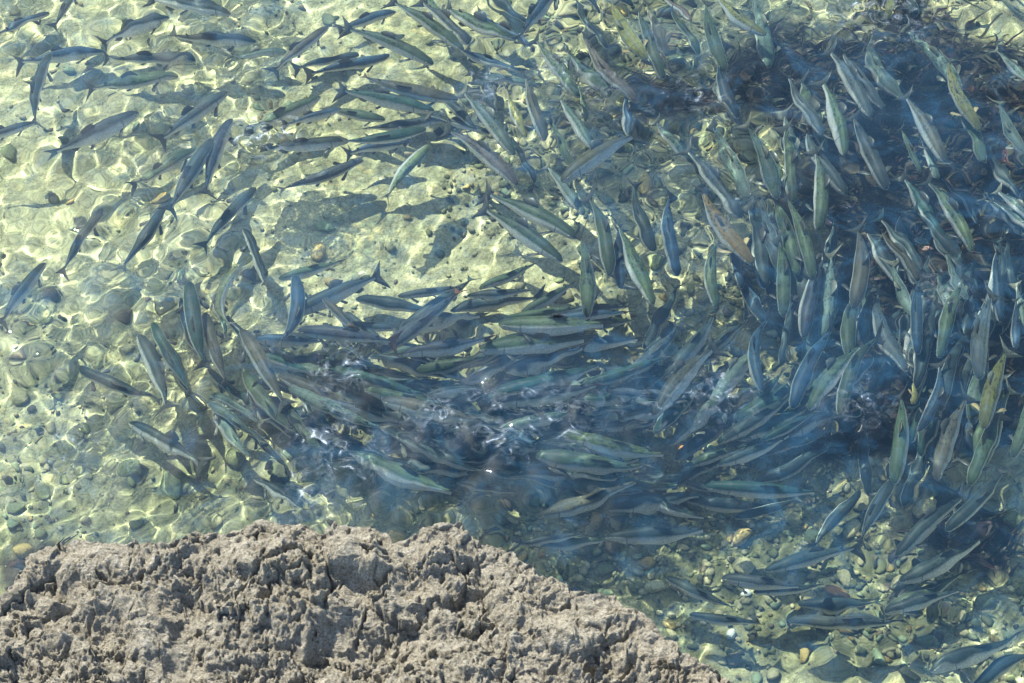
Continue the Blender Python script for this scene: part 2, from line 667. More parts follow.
def body_mesh(sp):
    P, bc, F = [], [], []
    for i, s in enumerate(S_):
        for j in range(NR):
            a = 2 * PI * j / NR
            ca, sa = math.cos(a), math.sin(a)
            # a little keeled on the back and fuller at the flank
            w = HW[i] * (abs(sa) ** 0.85) * (1 if sa > 0 else -1)
            h = HH[i] * (abs(ca) ** 0.95) * (1 if ca > 0 else -1)
            P.append((s, w, h + CZ[i]))
            bc.append((s, 0.5 + 0.5 * ca, math.sin(a / 2) if True else 0, 1))
    for i in range(len(S_) - 1):
        for j in range(NR):
            F.append((i * NR + j, i * NR + (j + 1) % NR, (i + 1) * NR + (j + 1) % NR, (i + 1) * NR + j))
    P.append((-0.004, 0, CZ[0]))
    bc.append((0, .5, 0, 1))
    k = len(P) - 1
    for j in range(NR):
        F.append((k, (j + 1) % NR, j))
    P.append((S_[-1] + .004, 0, CZ[-1]))
    bc.append((.9, .5, 0, 1))
    k2 = len(P) - 1
    o = (len(S_) - 1) * NR
    for j in range(NR):
        F.append((k2, o + j, o + (j + 1) % NR))
    return pymesh('salmon', warp(P, sp), F, bc, M_FISH)


def fin_mesh(name, base, tip, sp, th=.006):
    """closed lens between a base edge and a tip edge, both lists of (s, y, z)"""
    b, t = np.array(base, float), np.array(tip, float)
    n = len(b)
    mid = (b + t) / 2
    d1 = b[-1] - b[0]
    d2 = t[n // 2] - b[n // 2]
    nr = np.cross(d1, d2)
    nr = nr / np.linalg.norm(nr)
    P, bc = [], []
    for row, k, q in ((b, 1.0, 0), (mid, .7, .5), (t, .2, 1)):
        for sgn in (1, -1):
            for i, p in enumerate(row):
                P.append(tuple(p + nr * sgn * th * k * .5))
                bc.append((i / (n - 1), q, 0, 1))
    F = []
    for r in (0, 1):
        for i in range(n - 1):
            a = r * 2 * n + i
            c = a + 2 * n
            F.append((a, a + 1, c + 1, c))
            F.append((a + n + 1, a + n, c + n, c + n + 1))
        for i in (0, n - 1):
            a = r * 2 * n + i
            q = (a, a + 2 * n, a + 3 * n, a + n)
            F.append(q if i == 0 else q[::-1])
    for i in range(n - 1):
        a = 4 * n + i
        F.append((a, a + 1, a + n + 1, a + n))
        F.append((i + 1, i, i + n, i + n + 1))
    return pymesh(name, warp(P, sp), F, bc, M_FIN)


def eye_mesh(sp, sgn):
    P, bc, F = [], [], []
    c = np.array((.052, sgn * .0385, .016))
    m = 8
    for r, o, q in ((.0115, 0, 0), (.0085, .004, .3), (.0048, .0052, .8), (0.0001, .006, 1)):
        for j in range(m):
            a = 2 * PI * j / m
            P.append(tuple(c + np.array((math.cos(a) * r, sgn * o, math.sin(a) * r))))
            bc.append((q, 0, 0, 1))
    for i in range(3):
        for j in range(m):
            q = (i * m + j, i * m + (j + 1) % m, (i + 1) * m + (j + 1) % m, (i + 1) * m + j)
            F.append(q if sgn < 0 else q[::-1])
    return pymesh('eye', warp(P, sp), F, bc, M_EYE)


def fish_set(bend):
    sp, L = spine(bend)
    d = {'body': body_mesh(sp)}
    q = .85 if bend >= 0 else -.85      # the tail blade and the back fin lean with the stroke
    d['tail_fin'] = [fin_mesh('tail_fin', [(.86, 0, -.034), (.88, 0, -.018), (.885, 0, .004), (.88, 0, .026), (.86, 0, .042)],
                              [(.99, -q * .115, -.118), (.962, -q * .055, -.058), (.940, 0, .003), (.964, q * .062, .065), (1.0, q * .12, .124)], sp)]
    d['dorsal_fin'] = [fin_mesh('dorsal_fin', [(.42, 0, .088), (.47, 0, .086), (.52, 0, .083), (.56, 0, .078)],
                                [(.478, q * .04, .172), (.525, q * .04, .170), (.572, q * .03, .144), (.60, q * .02, .116)], sp)]
    d['adipose_fin'] = [fin_mesh('adipose_fin', [(.735, 0, .055), (.75, 0, .050), (.765, 0, .045)],
                                 [(.765, 0, .084), (.778, 0, .083), (.782, 0, .070)], sp)]
    d['anal_fin'] = [fin_mesh('anal_fin', [(.65, 0, -.076), (.69, 0, -.065), (.735, 0, -.052)],
                              [(.70, 0, -.120), (.73, 0, -.108), (.755, 0, -.082)], sp)]
    pe, pv = [], []
    for g in (1, -1):
        pe.append(fin_mesh('pectoral_fin', [(.195, g * .048, -.040), (.215, g * .052, -.046), (.232, g * .052, -.052)],
                           [(.275, g * .140, -.066), (.298, g * .132, -.072), (.306, g * .106, -.076)], sp))
        pv.append(fin_mesh('pelvic_fin', [(.50, g * .026, -.088), (.515, g * .026, -.088), (.53, g * .025, -.086)],
                           [(.545, g * .062, -.112), (.565, g * .058, -.113), (.572, g * .044, -.110)], sp))
    d['pectoral_fin'] = pe
    d['pelvic_fin'] = pv
    d['eye'] = [eye_mesh(sp, 1), eye_mesh(sp, -1)]
    return d


BENDS = [-.24, -.16, -.12, -.09, -.06, -.04, -.02, 0, .02, .04, .06, .09, .12, .16, .24]
SETS = {b: fish_set(b) for b in BENDS}
TONES = {  # back colour, its words
    'k': ((0.034, 0.052, 0.050), 'dark grey-green'),
    's': ((0.068, 0.085, 0.088), 'grey'),
    'g': ((0.072, 0.105, 0.060), 'olive green'),
    'b': ((0.028, 0.062, 0.105), 'slate blue'),
    'p': ((0.110, 0.150, 0.125), 'pale grey-green'),
    't': ((0.030, 0.078, 0.062), 'dark teal'),
    'o': ((0.095, 0.085, 0.058), 'brownish'),
    'v': ((0.050, 0.060, 0.080), 'violet-grey'),
    'y': ((0.190, 0.180, 0.055), 'golden olive'),
    'r': ((0.150, 0.115, 0.105), 'pinkish grey'),
    'w': ((0.200, 0.235, 0.105), 'very pale silvery'),
    'S': ((0.105, 0.095, 0.060), 'sharp brown-backed'),
    'R': ((0.270, 0.170, 0.070), 'orange-brown'),
    'G': ((0.085, 0.115, 0.050), 'olive green'),
}
DEPTH = {0: (.10, .25), 1: (.25, .40), 2: (.41, .53)}
FISH = """
49,54,39,129,0.1,1,k 34,122,-15,139,0,0,k 138,113,44,157,-0.03,0,s 228,92,156,144,0.02,0,s 180,76,82,88,0,1,g
193,58,98,59,0.03,1,s 101,49,13,66,0.03,2,b 168,17,99,43,0.04,1,k 77,-13,52,30,0,0,k 49,12,-5,34,0,2,b
233,12,144,-4,0,1,s 254,41,168,35,-0.03,1,k 286,52,228,53,0,2,p 195,149,129,191,0.02,2,g 213,138,167,217,0.03,0,k
232,118,200,221,0.06,0,b 256,187,199,253,0.05,0,k 164,207,117,273,-0.02,0,k 103,210,63,278,0.05,0,k 45,262,0,329,0.04,0,k
245,231,268,289,0,1,k 321,98,241,132,-0.03,1,g 342,109,290,122,0,1,b 385,119,331,108,-0.02,1,g 349,141,256,148,-0.04,0,k
427,128,338,142,-0.05,0,t 364,159,275,192,-0.02,1,s 411,143,342,155,0.03,1,b 430,146,385,201,0.06,0,w 329,27,269,75,0.02,1,o
433,62,328,26,0.05,0,g 464,48,382,-1,0.04,0,g 395,13,338,28,0,2,b 390,55,302,75,-0.02,2,b 458,99,357,74,-0.03,0,o
434,111,333,89,0,0,t 469,45,416,-3,0.03,1,s 514,41,442,8,0.02,1,g 534,49,475,13,0,2,b 514,155,445,73,0.04,0,p
517,185,436,125,0.06,0,r 576,236,473,190,0.03,1,g 562,261,477,205,0.03,0,g 522,70,452,49,0,2,b 561,-15,517,44,0.04,0,b
636,99,580,24,-0.1,0,r 647,62,610,-6,-0.03,0,y 663,77,634,1,0.02,0,g 669,55,646,-4,-0.02,1,o 698,55,667,8,0.03,1,g
725,70,707,-4,-0.04,0,g 738,117,728,34,-0.13,0,b 766,36,718,-8,-0.12,0,y 769,64,752,-10,0,1,p 744,129,711,79,0.03,1,p
778,198,742,122,0.03,0,p 751,199,708,120,0.02,1,p 561,183,653,122,-0.03,0,S 692,165,653,119,0.03,1,p 739,218,679,141,0.02,0,s
753,263,690,174,-0.04,0,R 677,275,671,180,-0.06,0,b 795,189,781,102,0.02,1,p 818,229,811,137,0.07,0,g 846,195,804,123,-0.06,0,s
845,155,806,39,0.03,0,g 825,134,786,70,-0.04,1,s 871,117,815,27,0.03,0,s 885,108,839,46,-0.05,1,s 886,190,845,97,0.02,0,s
903,101,883,29,-0.14,1,p 964,90,894,21,0.04,1,p 979,130,939,30,-0.06,0,y 945,161,901,92,0.02,0,o 937,178,920,135,0.03,1,p
974,251,923,177,0.03,0,g 1028,165,997,97,-0.02,1,p 1034,88,992,49,0.02,2,p 1039,31,1001,-1,0,1,p 889,16,892,-18,0,1,y
783,317,775,233,0.04,0,g 800,300,769,206,-0.04,1,g 813,278,782,186,0.03,0,g 763,287,745,202,0.03,1,k 741,288,726,222,0.02,1,b
716,306,728,235,-0.12,0,g 666,377,718,308,0.03,0,k 690,361,755,315,0.02,1,k 610,276,585,191,0.05,0,g 587,317,578,217,0.05,0,g
622,289,619,225,0,1,b 654,304,616,218,-0.03,0,g 653,251,633,177,-0.03,1,k 584,215,543,163,0.03,1,p 575,168,551,117,-0.02,1,g
591,149,555,93,0.02,0,p 546,141,526,71,-0.03,0,o 527,135,506,88,-0.03,0,y 578,95,531,36,0.02,0,g 613,97,558,43,-0.03,1,g
629,135,622,86,0.02,1,b 540,86,476,77,-0.02,2,p 589,125,580,82,0,2,g 600,13,573,-18,0,2,b 694,19,655,-12,-0.03,1,r
479,288,530,266,0.02,1,g 521,312,572,285,0.02,1,g 380,353,485,270,0.03,0,v 397,296,461,288,0.02,1,s 466,295,532,291,0.02,1,k
507,317,588,306,0.02,0,g 498,323,626,326,0.02,0,g 549,320,632,311,0.02,1,b 480,348,598,338,0.02,0,g 403,354,495,337,0.03,0,v
416,368,498,351,0.02,1,g 466,382,541,346,0.02,1,s 508,374,592,343,0.02,1,b 497,393,614,360,0.04,0,t 493,400,609,385,0.02,0,v
582,386,670,352,0.03,0,t 603,391,683,386,0.1,0,v 576,400,631,395,0.02,1,t 563,435,678,455,0.05,0,G 535,457,658,463,0.04,0,g
548,448,610,451,0.02,2,k 536,514,647,478,0.04,1,o 642,496,709,518,0.05,2,k 655,415,722,343,-0.07,0,S 710,408,769,339,-0.04,0,p
762,393,775,314,-0.16,0,b 792,407,842,313,-0.03,0,b 804,337,831,239,-0.03,0,v 853,309,855,215,0.07,0,o 849,365,871,278,-0.08,0,g
810,408,869,341,-0.05,0,g 841,416,891,325,-0.11,0,g 841,378,854,319,0,1,p 908,372,882,282,-0.12,1,s 918,278,878,226,-0.03,1,o
912,320,890,258,-0.03,1,p 918,353,922,270,-0.03,0,b 939,357,970,266,-0.05,0,g 941,414,966,328,-0.05,0,k 920,430,937,359,0.08,0,b
907,405,928,354,0.02,1,y 894,484,899,389,0.04,0,g 894,480,860,548,0.05,0,k 764,571,867,549,-0.05,1,k 705,487,829,491,0.03,0,t
735,518,796,498,0.03,1,k 717,442,797,387,0.04,0,k 761,440,820,409,0.03,0,t 718,465,797,431,0.03,0,k 723,429,762,387,0.05,1,b
684,464,720,454,0,2,g 606,536,715,529,0.04,1,k 666,577,720,601,0.03,2,k 722,577,809,587,0.02,1,s 789,621,911,617,0.02,1,s
886,611,969,589,0.02,1,k 899,582,988,534,0.03,1,k 888,563,958,511,-0.05,1,v 946,530,1007,468,0.03,0,k 896,556,972,491,-0.04,1,k
753,592,811,586,0.02,2,k 933,670,1026,630,0.03,2,k 939,479,973,393,-0.04,0,o 984,428,1012,346,-0.04,0,y 976,360,982,312,0.04,1,s
1000,322,997,244,-0.04,0,b 979,379,999,281,-0.06,0,s 1016,350,1015,305,0,1,b 1013,457,1029,378,0.07,0,g 935,474,946,424,-0.02,2,g
967,300,946,251,-0.05,1,p 1041,229,1010,201,0.02,1,p 139,334,166,413,-0.04,0,k 152,321,196,399,0.02,0,t 189,282,208,381,0.03,0,t
204,311,230,391,0.03,0,o 216,291,225,344,-0.02,1,t 239,266,235,323,0.22,0,w 295,275,271,351,-0.13,0,b 241,329,286,412,-0.04,0,o
323,298,361,342,-0.03,0,o 298,330,402,344,-0.02,0,v 290,315,386,275,-0.02,1,k 279,280,347,258,0.02,2,g 254,341,306,342,0,1,b
279,374,367,408,0.03,0,o 289,388,393,429,0.03,0,p 382,398,494,425,0.02,0,o 365,389,455,407,0.04,0,g 421,398,480,391,-0.02,1,k
352,455,481,503,0.04,1,g 378,440,438,456,0.03,2,k 243,370,306,442,0.03,1,g 208,401,265,445,0.03,1,p 216,414,250,456,0.02,1,p
288,408,324,451,0.03,1,g 210,393,257,422,-0.02,1,p 293,365,336,373,0.02,1,g 78,367,165,401,0.04,1,k 128,420,207,469,-0.02,2,k
246,429,285,466,0.02,1,k 256,476,306,513,0.02,2,k 498,429,580,408,0.03,0,p 497,442,551,440,0.02,2,b 455,481,514,491,0.02,2,k
416,448,499,442,0.02,2,k 517,546,592,533,0.02,2,k 690,615,769,625,0.03,2,k 475,127,443,100,0.02,1,k 488,132,425,116,0.02,2,k
"""

SPECIAL = {}
#SPECIAL#
placed = []
fish = []
rec = []
for tok in FISH.split():
    a = tok.split(',')
    rec.append((*map(float, a[:4]), float(a[4]), int(a[5]), a[6]))
# the crowd goes on below the fish that show best: more of them, deeper, holding the same course
xr = random.Random(77)
seen = list(rec)
while len(rec) < 300:
    q = xr.choice(seen)
    mx, my = (q[0] + q[2]) / 2, (q[1] + q[3]) / 2
    inside = (290 < mx < 720 and 310 < my < 480) or (mx > 740 and 200 < my < 480) or (mx > 600 and my < 250 and xr.random() < .12)
    if not inside and xr.random() > .08 or mx < 230 or my > 600 or (280 < mx < 560 and 150 < my < 310):
        continue
    ox, oy = xr.uniform(-45, 45), xr.uniform(-32, 32)
    tn = xr.choice('kgbttpgs')
    rec.append((q[0] + ox, q[1] + oy, q[2] + ox + xr.uniform(-9, 9), q[3] + oy + xr.uniform(-9, 9), q[4] * .6, xr.choice((1, 2, 2)), tn))
order = sorted(range(len(rec)), key=lambda i: 0 if rec[i][6] in 'SRwG' else rec[i][5] + 1)
MINL = 0.40
info = {}
for i in order:
    hx, hy, tx, ty, bend, dc, tone = rec[i]
    lo, hi = DEPTH[dc] if tone != 'S' else (.09, .12)
    best = None
    for k in range(14):
        dep = lo + (hi - lo) * ((k * 0.618 + i * 0.37) % 1.0)
        h, t = under_water(hx, hy, dep), under_water(tx, ty, dep)
        v = h - t
        if v.length < MINL:
            t = h - v.normalized() * MINL
        if v.length > 0.66:
            t = h - v.normalized() * 0.66
        v = h - t
        pts = [(h - v * q, v.length * w) for q, w in ((.1, .05), (.3, .075), (.5, .07), (.7, .05), (.9, .05))]
        pen = 0.0
        for (qs) in placed:
            if abs(qs[2][0].x - pts[2][0].x) > .7 or abs(qs[2][0].y - pts[2][0].y) > .7:
                continue
            for (p, r) in pts:
                for (q, r2) in qs:
                    dz = (p.z - q.z) * 0.62
                    dd = (r + r2) - math.sqrt((p.x - q.x) ** 2 + (p.y - q.y) ** 2 + dz * dz)
                    if dd > 0:
                        pen += dd
        if best is None or pen < best[0] - 1e-6:
            best = (pen, dep, h, t, pts)
        if pen == 0:
            break
    pen, dep, h, t, pts = best
    placed.append(pts)
    info[i] = (dep, h, t)


def words_heading(dx, dy):
    a = math.degrees(math.atan2(-dy, dx)) % 360
    return ['right', 'up-right', 'up', 'up-left', 'left', 'down-left', 'down', 'down-right'][int((a + 22.5) // 45) % 8]


for i in range(len(rec)):
    hx, hy, tx, ty, bend, dc, tone = rec[i]
    dep, h, t = info[i]
    v = h - t
    L = v.length
    b = min(BENDS, key=lambda q: abs(q - bend - (rng.uniform(-.015, .015) if abs(bend) < .06 else 0)))
    st = SETS[b]
    o = bpy.data.objects.new('salmon', st['body'])
    col.objects.link(o)
    cth = v.x / L                        # swimming fish lean a little, now and then showing a flank
    roll = rng.gauss(0, .16) - .13 * cth + (rng.choice((-.25, .25)) if rng.random() < .06 else 0)
    roll = max(-.36, min(.36, roll))
    if tone == 'w':
        roll = 0.6 if bend < .1 else -0.5
    if tone == 'S':
        roll = .42
    o.matrix_world = Matrix.Translation((h + t) / 2) @ Matrix.Rotation(math.atan2(v.y, v.x), 4, 'Z') \
        @ Matrix.Rotation(rng.gauss(0, .04), 4, 'Y') @ Matrix.Rotation(roll, 4, 'X') \
        @ Matrix.Diagonal((L, L * rng.uniform(.88, 1.14), L * rng.uniform(.90, 1.12), 1))
    c, w = TONES[tone]
    j = rng.uniform(.6, 1.1)
    o.color = (c[0] * j * rng.uniform(.93, 1.07), c[1] * j, c[2] * j * rng.uniform(.93, 1.07), 1)
    o.cycles.is_caustics_receiver = True
    fc = (0.055, 0.055, 0.05, 1)
    if tone in 'pyw':
        fc = (0.16, 0.155, 0.12, 1)
    for nm, ms in st.items():
        if nm == 'body':
            continue
        for m in ms:
            p = bpy.data.objects.new(nm, m)
            col.objects.link(p)
            p.parent = o
            p.color = fc
            p.cycles.is_caustics_receiver = True
            if nm == 'tail_fin' and ((tone == 'v' and dep < .2) or (tone == 'o' and hy < 120 and hx > 400 and hx < 470)):
                p.color = (0.16, 0.06, 0.05, 1)
            if nm == 'pectoral_fin' and tone in 'ywR':
                p.color = (0.34, 0.26, 0.13, 1)
    o['category'] = 'fish'
    o['group'] = 'salmon circling in the shallow water'
    fish.append((o, i, tone, w))

# ------------------------------------------------------------------ past three hundred: the deepest of the school, one dim mass
dr = random.Random(5)
Vs, Fs, Bs = [], [], []
off = 0
n_deep = 0
cache = {b: (np.array([v.co[:] for v in SETS[b]['body'].vertices]), [p.vertices[:] for p in SETS[b]['body'].polygons],
             np.array([v.co[:] for v in SETS[b]['tail_fin'][0].vertices]), [p.vertices[:] for p in SETS[b]['tail_fin'][0].polygons]) for b in (-.04, -.02, 0, .02, .04)}
bcv = np.zeros((len(SETS[0]['body'].vertices), 4), np.float32)
SETS[0]['body'].attributes['bc'].data.foreach_get('color', bcv.ravel())
bcv = np.array([d.color[:] for d in SETS[0]['body'].attributes['bc'].data], np.float32)
while n_deep < 140:
    q = dr.choice(seen)
    mx, my = (q[0] + q[2]) / 2, (q[1] + q[3]) / 2
    inside = (270 < mx < 720 and 320 < my < 490) or (mx > 740 and 180 < my < 490)
    if not inside and dr.random() > .10 or (mx < 300 and my < 300) or (280 < mx < 560 and 150 < my < 310):
        continue
    ox, oy = dr.uniform(-50, 50), dr.uniform(-36, 36)
    dep = dr.uniform(.50, .60)
    h, t = under_water(q[0] + ox, q[1] + oy, dep), under_water(q[2] + ox + dr.uniform(-12, 12), q[3] + oy + dr.uniform(-12, 12), dep)
    v = (h - t).normalized()
    L = dr.uniform(.44, .58)
    c = (h + t) / 2
    M4 = Matrix.Translation(c) @ Matrix.Rotation(math.atan2(v.y, v.x), 4, 'Z') @ Matrix.Rotation(dr.gauss(0, .12), 4, 'X') @ Matrix.Scale(L, 4)
    m = np.array(M4)
    bv, bf, tv, tf = cache[dr.choice((-.04, -.02, 0, .02, .04))]
    for vv, ff, bb in ((bv, bf, bcv), (tv, tf, np.tile(np.array([.4, .95, 0, 1], np.float32), (len(tv), 1)))):
        Vs.append(vv @ m[:3, :3].T + m[:3, 3])
        Fs += [tuple(off + k for k in f_) for f_ in ff]
        Bs.append(bb)
        off += len(vv)
    n_deep += 1
me = pymesh('deep_salmon', np.vstack(Vs), Fs, np.vstack(Bs), M_FISH)
dm = link('deep_salmon', me, M_FISH, kind='stuff', label='dim mass of deeper salmon under the crowded stream')
dm.color = (.030, .050, .058, 1)

# ------------------------------------------------------------------ words for each salmon
ORD = ['first', 'second', 'third', 'fourth', 'fifth', 'sixth', 'seventh', 'eighth', 'ninth', 'tenth', 'eleventh', 'twelfth', 'thirteenth', 'fourteenth', 'fifteenth', 'sixteenth', 'seventeenth',
       'eighteenth', 'nineteenth', 'twentieth'] + ['twenty-' + w for w in ('first', 'second', 'third', 'fourth', 'fifth', 'sixth', 'seventh', 'eighth', 'ninth')]


def zone(x, y):
    if x < 300:
        return 'the upper left shallows' if y < 300 else 'the lower left arm'
    if x < 560:
        if y < 120:
            return 'the top centre stream'
        if y < 275:
            return 'the upper centre stream'
    if y < 100:
        return 'the top right stream'
    if y < 200:
        return 'the upper right stream'
    if y < 290:
        return 'the middle right stream'
    if x < 700 and y < 470:
        return 'the packed central band'
    if y < 380 and x >= 880:
        return 'the crowd at the right edge'
    if y < 470:
        return 'the bend right of the band'
    return 'the cobbled lower right shallows'


groups = {}
for (o, i, tone, w) in fish:
    hx, hy, tx, ty = rec[i][:4]
    z = zone((hx + tx) / 2, (hy + ty) / 2)
    hd = words_heading(hx - tx, hy - ty)
    groups.setdefault((w, hd, z), []).append(((hx + tx) / 2, (hy + ty) / 2, o, i))
for (w, hd, z), lst in groups.items():
    dx = max(q[0] for q in lst) - min(q[0] for q in lst)
    dy = max(q[1] for q in lst) - min(q[1] for q in lst)
    horiz = dx >= dy
    lst.sort(key=lambda q: q[0] if horiz else q[1])
    for n, q in enumerate(lst):
        if len(lst) == 1:
            q[2]['label'] = '%s salmon heading %s in %s' % (w, hd, z)
        else:
            q[2]['label'] = '%s salmon heading %s, %s from %s in %s' % (w, hd, ORD[n], 'left' if horiz else 'top', z)
for (hx, hy), lab in {
    (561, 183): 'sharp brown-backed salmon crossing up near the surface, white flank showing',
    (753, 263): 'orange-brown scarred salmon heading down beside a grey one',
    (655, 415): 'large salmon at the right end of the band, head creasing the surface',
    (430, 146): 'very pale silvery salmon turned on its side above the clear sand',
    (239, 266): 'pale salmon curled tightly, white flank lit, above the left arm',
    (380, 353): 'long violet-grey salmon with raised red tail at the left of the band',
    (458, 99): 'brownish spotted salmon with red tail in the top centre stream',
    (979, 130): 'bright golden salmon over the dark weed at upper right',
    (894, 480): 'lone dark salmon pointing up, tail near the lower right cobbles',
    (563, 435): 'olive green salmon with arched back just below the band',
    (636, 99): 'pinkish grey curved salmon heading down in the top right stream',
    (766, 36): 'golden olive curved salmon at the top edge',
}.items():
    q = min(fish, key=lambda f: (rec[f[1]][0] - hx) ** 2 + (rec[f[1]][1] - hy) ** 2)
    q[0]['label'] = lab

# ------------------------------------------------------------------ cobbles on the seabed
M_STONE = mat_stone()
srng = random.Random(21)


def stone_mesh(seed, sub=2):
    bm = bmesh.new()
    bmesh.ops.create_icosphere(bm, subdivisions=sub, radius=0.5)
    r = random.Random(seed)
    ax = [Vector((r.gauss(0, 1), r.gauss(0, 1), r.gauss(0, 1))).normalized() for _ in range(7)]
    ct = [r.uniform(.30, .46) for _ in ax]
    sx, sy, sz = r.uniform(.95, 1.25), r.uniform(.7, .95), r.uniform(.45, .7)
    for v in bm.verts:
        p = v.co.copy()
        for a, c in zip(ax, ct):  # flattened facets, as on a worn cobble
            d = p.dot(a)
            if d > c:
                p -= a * (d - c) * 0.85
        v.co = Vector((p.x * sx, p.y * sy, p.z * sz))
    me = bpy.data.meshes.new('cobble')
    bm.to_mesh(me)
    bm.free()
    me.polygons.foreach_set('use_smooth', [True] * len(me.polygons))
    me.materials.append(M_STONE)
    return me


STONES = [stone_mesh(100 + k) for k in range(12)]
SCOL = {'ochre': (.46, .33, .13), 'cream': (.58, .51, .29), 'grey-green': (.24, .26, .15), 'brown': (.22, .17, .11), 'dark grey': (.12, .12, .085),
        'white': (.74, .73, .66), 'orange': (.50, .24, .09), 'pale green': (.36, .42, .25), 'pink': (.48, .28, .24), 'olive': (.27, .28, .14)}


def bz(x, y):
    return float(bed_z(np.array([x]), np.array([y]))[0])


taken = []


def put_stone(px, py, size, colour, label, flat=1.0):
    p = under_water(px, py, -BED - size * .2)
    z = bz(p.x, p.y) + 0.012
    o = bpy.data.objects.new('cobble', srng.choice(STONES))
    col.objects.link(o)
    o.location = (p.x, p.y, z + size * .16 * flat)
    o.rotation_euler = (srng.gauss(0, .2), srng.gauss(0, .2), srng.uniform(0, 2 * PI))
    o.scale = (size, size, size * flat)
    c = SCOL[colour]
    j = srng.uniform(.85, 1.15)
    o.color = (c[0] * j, c[1] * j, c[2] * j, 1)
    o['label'] = label
    o['category'] = 'stone'
    o['group'] = 'cobbles on the seabed'
    o.cycles.is_caustics_receiver = True
    taken.append((p.x, p.y, size / 2))
    return o


for a in [
    (319, 256, .13, 'ochre', 'bright ochre cobble on pale sand left of the clear centre'),
    (330, 285, .08, 'ochre', 'small ochre cobble just below the bright ochre one'),
    (324, 231, .14, 'pale green', 'flat pale green stone on the sand under the pale upright salmon'),
    (160, 305, .12, 'cream', 'yellowish cream cobble beside a small pink pebble on the left'),
    (146, 303, .06, 'pink', 'small pink pebble touching the yellowish cream cobble on the left'),
    (160, 197, .13, 'ochre', 'ochre stone under the grey salmon line at upper left'),
    (34, 82, .14, 'cream', 'cream stone in the sunlit far left shallows near the top'),
    (655, 260, .09, 'olive', 'yellow olive cobble between the two long green salmon'),
    (740, 203, .09, 'white', 'round white pebble beside the orange-brown salmon'),
    (636, 338, .13, 'cream', 'large pale yellow stone right of the packed band'),
    (646, 184, .15, 'ochre', 'broad ochre slab right of the sharp brown-backed salmon'),
    (685, 450, .09, 'orange', 'orange-brown cobble left of the pale green cobble'),
    (711, 452, .11, 'pale green', 'mint green cobble beside the orange-brown cobble'),
    (822, 449, .05, 'white', 'tiny white pebble in the dark patch right of centre'),
    (866, 462, .11, 'cream', 'round cream stone at the end of a pale ledge lower right'),
    (743, 537, .13, 'ochre', 'yellow ochre cobble in the lower right shallows'),
    (743, 565, .12, 'cream', 'flat yellowish white stone below the yellow ochre cobble'),
    (838, 596, .13, 'orange', 'flat orange stone lying beneath the lower right salmon'),
    (746, 590, .08, 'white', 'white pebble below the flat yellowish white stone'),
    (728, 507, .15, 'olive', 'big mossy olive boulder in the lower middle right'),
    (598, 516, .12, 'ochre', 'tan angular stone off the rock above its right shoulder'),
    (669, 622, .09, 'ochre', 'small orange tan stone near the right slope of the rock'),
    (661, 610, .06, 'cream', 'small cream pebble above the small orange tan stone'),
    (671, 633, .07, 'cream', 'small cream pebble beneath the small orange tan stone'),
    (732, 634, .07, 'white', 'white pebble at bottom near the tip of the rock'),
    (527, 458, .15, 'ochre', 'tan cobble under the packed band near its middle'),
    (541, 486, .14, 'cream', 'creamy yellow cobble below the packed band'),
    (567, 496, .12, 'olive', 'olive cobble right of the creamy yellow cobble'),
    (803, 654, .10, 'ochre', 'bright yellow stone near the bottom edge on the right'),
    (198, 405, .09, 'cream', 'pale yellow pebble under the left arm of the ring'),
    (23, 356, .09, 'brown', 'brown stone near the left edge at mid height'),
    (712, 103, .10, 'pink', 'pink red stone in the dark upper right patch'),
    (930, 246, .09, 'pink', 'pinkish stone in the dark weed on the right'),
    (825, 217, .08, 'pink', 'pinkish pebble at the edge of the dark right patch'),
    (892, 12, .10, 'ochre', 'ochre stone at the top edge on the right'),
    (956, 118, .10, 'olive', 'yellow olive stone beside the golden salmon'),
    (590, 410, .11, 'olive', 'mossy stone in the gap of the packed band'),
    (170, 488, .17, 'grey-green', 'broad grey-green slab above the rock on the left', .5),
    (25, 552, .12, 'ochre', 'ochre stone by the left foot of the rock'),
    (655, 585, .14, 'cream', 'pale upright stone just off the right shoulder of the rock'),
    (130, 470, .16, 'olive', 'broad olive slab beside the grey-green slab', .5),
    (925, 505, .15, 'cream', 'large cream stone below the dark right patch'),
    (860, 500, .16, 'cream', 'large pale slab in the bright lower right shallows'),
    (850, 530, .15, 'cream', 'second large pale slab in the bright lower right shallows'),
    (915, 460, .12, 'cream', 'cream boulder beside the upright salmon at lower right'),
]:
    put_stone(*a)
KINDS = ['ochre', 'cream', 'cream', 'cream', 'grey-green', 'grey-green', 'brown', 'dark grey', 'olive', 'olive', 'pale green', 'cream']
tries = 0
cob = {}
while len(taken) < 298 and tries < 20000:
    tries += 1
    px, py = srng.uniform(0, 1024), srng.uniform(0, 683)
    dens = .25 + .75 * (px > 480 and py > 440) + .4 * (px > 560) + .35 * (py > 400) - .5 * (330 < px < 540 and 190 < py < 300)
    if srng.random() > dens:
        continue
    if py > 560 and px < 540:
        continue
    size = .05 + .085 * srng.random() ** 2.4
    p = under_water(px, py, -BED)
    if any((p.x - q[0]) ** 2 + (p.y - q[1]) ** 2 < (size * .55 + q[2]) ** 2 for q in taken):
        continue
    if weed_map(np.array([p.x]), np.array([p.y]))[0] > .3 and srng.random() < .8:
        continue
    k = srng.choice(KINDS)
    big = 'small' if size < .07 else ('medium' if size < .095 else 'large')
    so = put_stone(px, py, size, k, 'cobble', srng.uniform(.8, 1.1))
    so.color = [q * .72 for q in so.color[:3]] + [1]
    cob.setdefault((big, k, zone(px, py)), []).append((px, py, so))

